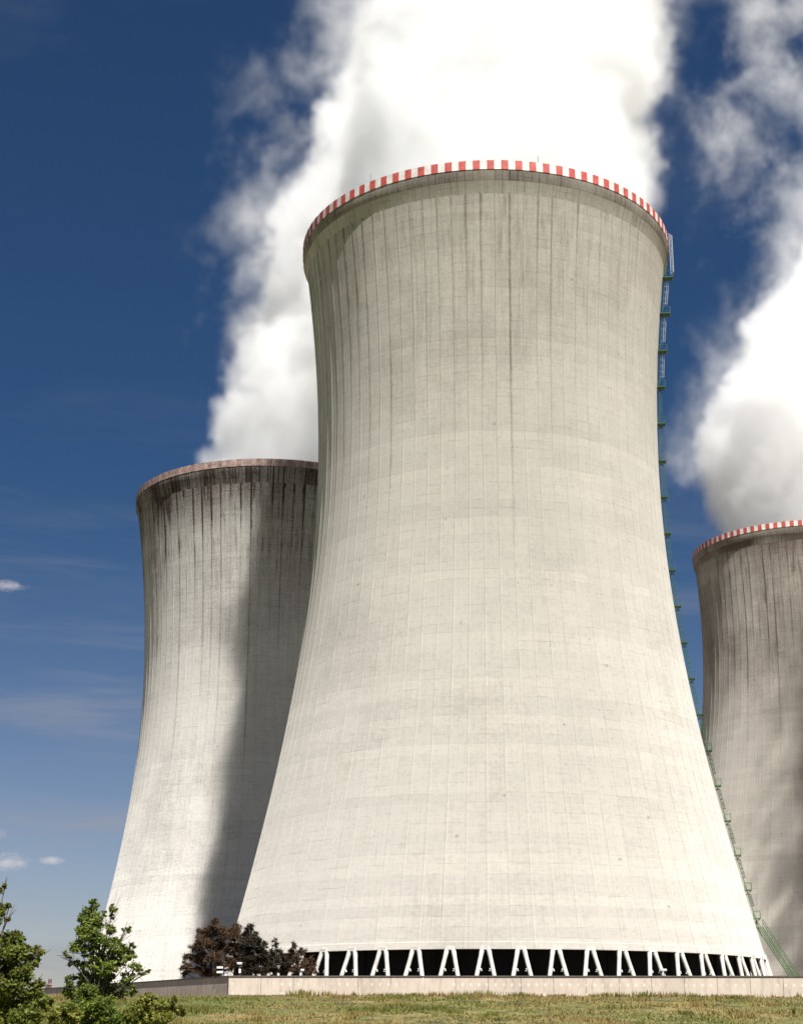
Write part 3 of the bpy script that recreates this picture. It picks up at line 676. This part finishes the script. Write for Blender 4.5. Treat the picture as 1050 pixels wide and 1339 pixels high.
# ------------------------------------------------------------------ steam
def steam_mat(name, dens, aniso=.0):
    m = bpy.data.materials.new(name); m.use_nodes = True; t = NT(m.node_tree); m.node_tree.nodes.remove(m.node_tree.nodes['Principled BSDF'])
    v = t.new('ShaderNodeVolumePrincipled'); v.inputs['Color'].default_value = (1., 1., 1., 1); v.inputs['Anisotropy'].default_value = aniso
    v.inputs['Density'].default_value = dens; v.inputs['Density Attribute'].default_value = 'density'
    t.l.new(v.outputs[0], m.node_tree.nodes['Material Output'].inputs['Volume']); return m
def plume(loc, lo, hi, vox, cx, cy, rad, dens, seed, label, vz=(6., 26.), core_noise=.9, soft=.13, core_amt=1., vth=.58, veil=.25, veil_w=1.9, name='steam_plume', zfade=None, sx=None):
    """cx, cy, rad: cubic polynomials of the height above the rim. The steam is a real volume on a grid."""
    me = bpy.data.volumes.new(name); o = bpy.data.objects.new(name, me); C.objects.link(o); o.location = loc
    g = bpy.data.node_groups.new(name, 'GeometryNodeTree'); g.interface.new_socket('Geometry', in_out='OUTPUT', socket_type='NodeSocketGeometry')
    t = NT(g); out = t.new('NodeGroupOutput'); vc = t.new('GeometryNodeVolumeCube')
    vc.inputs['Min'].default_value = lo; vc.inputs['Max'].default_value = hi
    for k, n_ in enumerate(('Resolution X', 'Resolution Y', 'Resolution Z')): vc.inputs[n_].default_value = int((hi[k]-lo[k])/vox)
    P = t.new('GeometryNodeInputPosition').outputs[0]; Ps = t.vm('ADD', P, (seed*137.1, seed*51.7, seed*23.3))
    x, y, z = t.xyz(P)[:3]
    zz = t.m('MAXIMUM', z, 0.)
    def poly(c):
        r_ = c[-1]
        for q in reversed(c[:-1]): r_ = t.m('ADD', t.m('MULTIPLY', zz, r_), q)
        return r_
    zf = t.ramp(z, -4., 30., .35, 1.)      # billows grow as the steam rises
    wn = t.noise(t.vm('MULTIPLY', Ps, (1, 1, .8)), 1/48., 2, .5, 0, 'Color'); wx, wy, wz = t.xyz(wn)[:3]
    dx = t.m('ADD', t.m('SUBTRACT', x, poly(cx)), t.m('MULTIPLY', zf, t.m('MULTIPLY', t.m('SUBTRACT', wx, .5), 26.)))
    dy = t.m('ADD', t.m('SUBTRACT', y, poly(cy)), t.m('MULTIPLY', zf, t.m('MULTIPLY', t.m('SUBTRACT', wy, .5), 26.)))
    d = t.m('DIVIDE', t.m('SQRT', t.m('ADD', t.m('MULTIPLY', dx, dx), t.m('MULTIPLY', dy, dy))), poly(rad))
    n1 = t.noise(Ps, 1/17., 6, .60, .35)
    n2 = t.noise(Ps, 1/9., 6, .68, .6)
    n3 = t.noise(Ps, 1/4., 5, .7, .3)
    billow = t.m('MULTIPLY', t.m('ADD', t.m('ADD', t.m('SUBTRACT', n1, .5), t.m('MULTIPLY', t.m('SUBTRACT', n3, .5), .55)), t.m('MULTIPLY', t.m('SUBTRACT', n2, .5), 1.0)), t.m('MULTIPLY', zf, core_noise))
    core = t.ramp(t.m('ADD', t.m('SUBTRACT', 1., d), billow), .0, soft)
    core = t.m('MULTIPLY', core, t.ramp(n2, .3, .6, .55*core_amt, core_amt))
    # torn veil outside the core
    vn = t.m('ADD', t.noise(t.vm('MULTIPLY', Ps, (1., 1., .75)), 1/22., 9, .70, .35), t.m('MULTIPLY', t.m('SUBTRACT', n3, .5), .16))
    fall = t.ramp(d, veil_w, .85)
    if sx is not None:   # veil only on one flank (lee side)
        fall = t.m('MULTIPLY', fall, t.ramp(t.m('MULTIPLY', dx, sx), -6., 8.))
    fall = t.m('MULTIPLY', fall, t.ramp(z, vz[0], vz[1]))
    vl = t.m('MULTIPLY', t.ramp(t.m('ADD', vn, t.m('MULTIPLY', fall, .13)), vth, vth+.22), t.m('MULTIPLY', fall, veil))
    de = t.m('MAXIMUM', core, vl)
    if zfade: de = t.m('MULTIPLY', de, t.ramp(z, zfade[1], zfade[0]))
    de = t.m('MULTIPLY', de, t.ramp(z, -9., -3.))
    # nothing may leave through the shell: below the rim the steam stays inside its throat
    rr = t.m('SQRT', t.m('ADD', t.m('MULTIPLY', x, x), t.m('MULTIPLY', y, y)))
    inside = t.m('MAXIMUM', t.ramp(z, -.2, .6), t.ramp(rr, 28.6, 27.8)) if name == 'steam_plume' else 1.; de = t.m('MULTIPLY', de, inside)
    for c_, k in ((x, 0), (y, 1)):      # thins out before the edge of its grid
        de = t.m('MULTIPLY', de, t.m('MULTIPLY', t.ramp(c_, lo[k]+1, lo[k]+14), t.ramp(c_, hi[k]-1, hi[k]-14)))
    t.put(vc.inputs['Density'], t.m('SUBTRACT', de, .004, clamp=True))
    sm = t.new('GeometryNodeSetMaterial'); t.l.new(vc.outputs[0], sm.inputs[0]); sm.inputs['Material'].default_value = steam_mat(name, dens)
    t.l.new(sm.outputs[0], out.inputs[0])
    md = o.modifiers.new('steam', 'NODES'); md.node_group = g
    return tag(o, label, 'steam plume')
plume(TM, (-66, -64, -8), (92, 68, 152), 0.95, (1.2, .115), (0, .02), (29.2, .01), .15, 1, 'brilliant white steam column rising from the largest cooling tower', core_noise=.50, veil=.3, veil_w=1.3, zfade=(112, 148))
plume((-31.17, 357.6, 120.33), (-75, -66, -8), (120, 74, 170), 1.3, (2.5, .40), (0, .03), (25, .07), .13, 2, 'white steam drifting up behind the largest tower from the dark streaked tower', core_noise=.75, veil=.60, veil_w=2.25, vth=.59, vz=(28., 52.))
plume((111.83, 428.23, 130.84), (-70, -66, -8), (130, 72, 140), 1.4, (4.5, .01, 0, 3.6e-5), (0, .03), (26.5, .04), .13, 3, 'billowing steam above the brownish tower at the right edge of the photo', core_noise=.60, veil=.35, veil_w=1.9)
# the fourth tower of the block stands out of frame to the right; its steam shades the brownish tower
plume((139, 316, 128), (-90, -80, -2), (90, 80, 160), 2.0, (0, .08), (0, 0), (21, .02), .16, 4, 'torn steam passing high beyond the right edge of the photo', core_noise=3.0, soft=.8, veil=.2, veil_w=2.2, zfade=(85, 125))
plume((118, 430, 222), (-50, -34, -6), (60, 34, 130), 1.2, (0, .12), (0, 0), (24, .03), .075, 9, 'thin torn wisps of steam in the blue sky at the upper right', core_noise=.5, core_amt=0., vth=.625, veil=.8, veil_w=1.9, name='steam_wisp', vz=(-8., 6.), zfade=(100, 128))
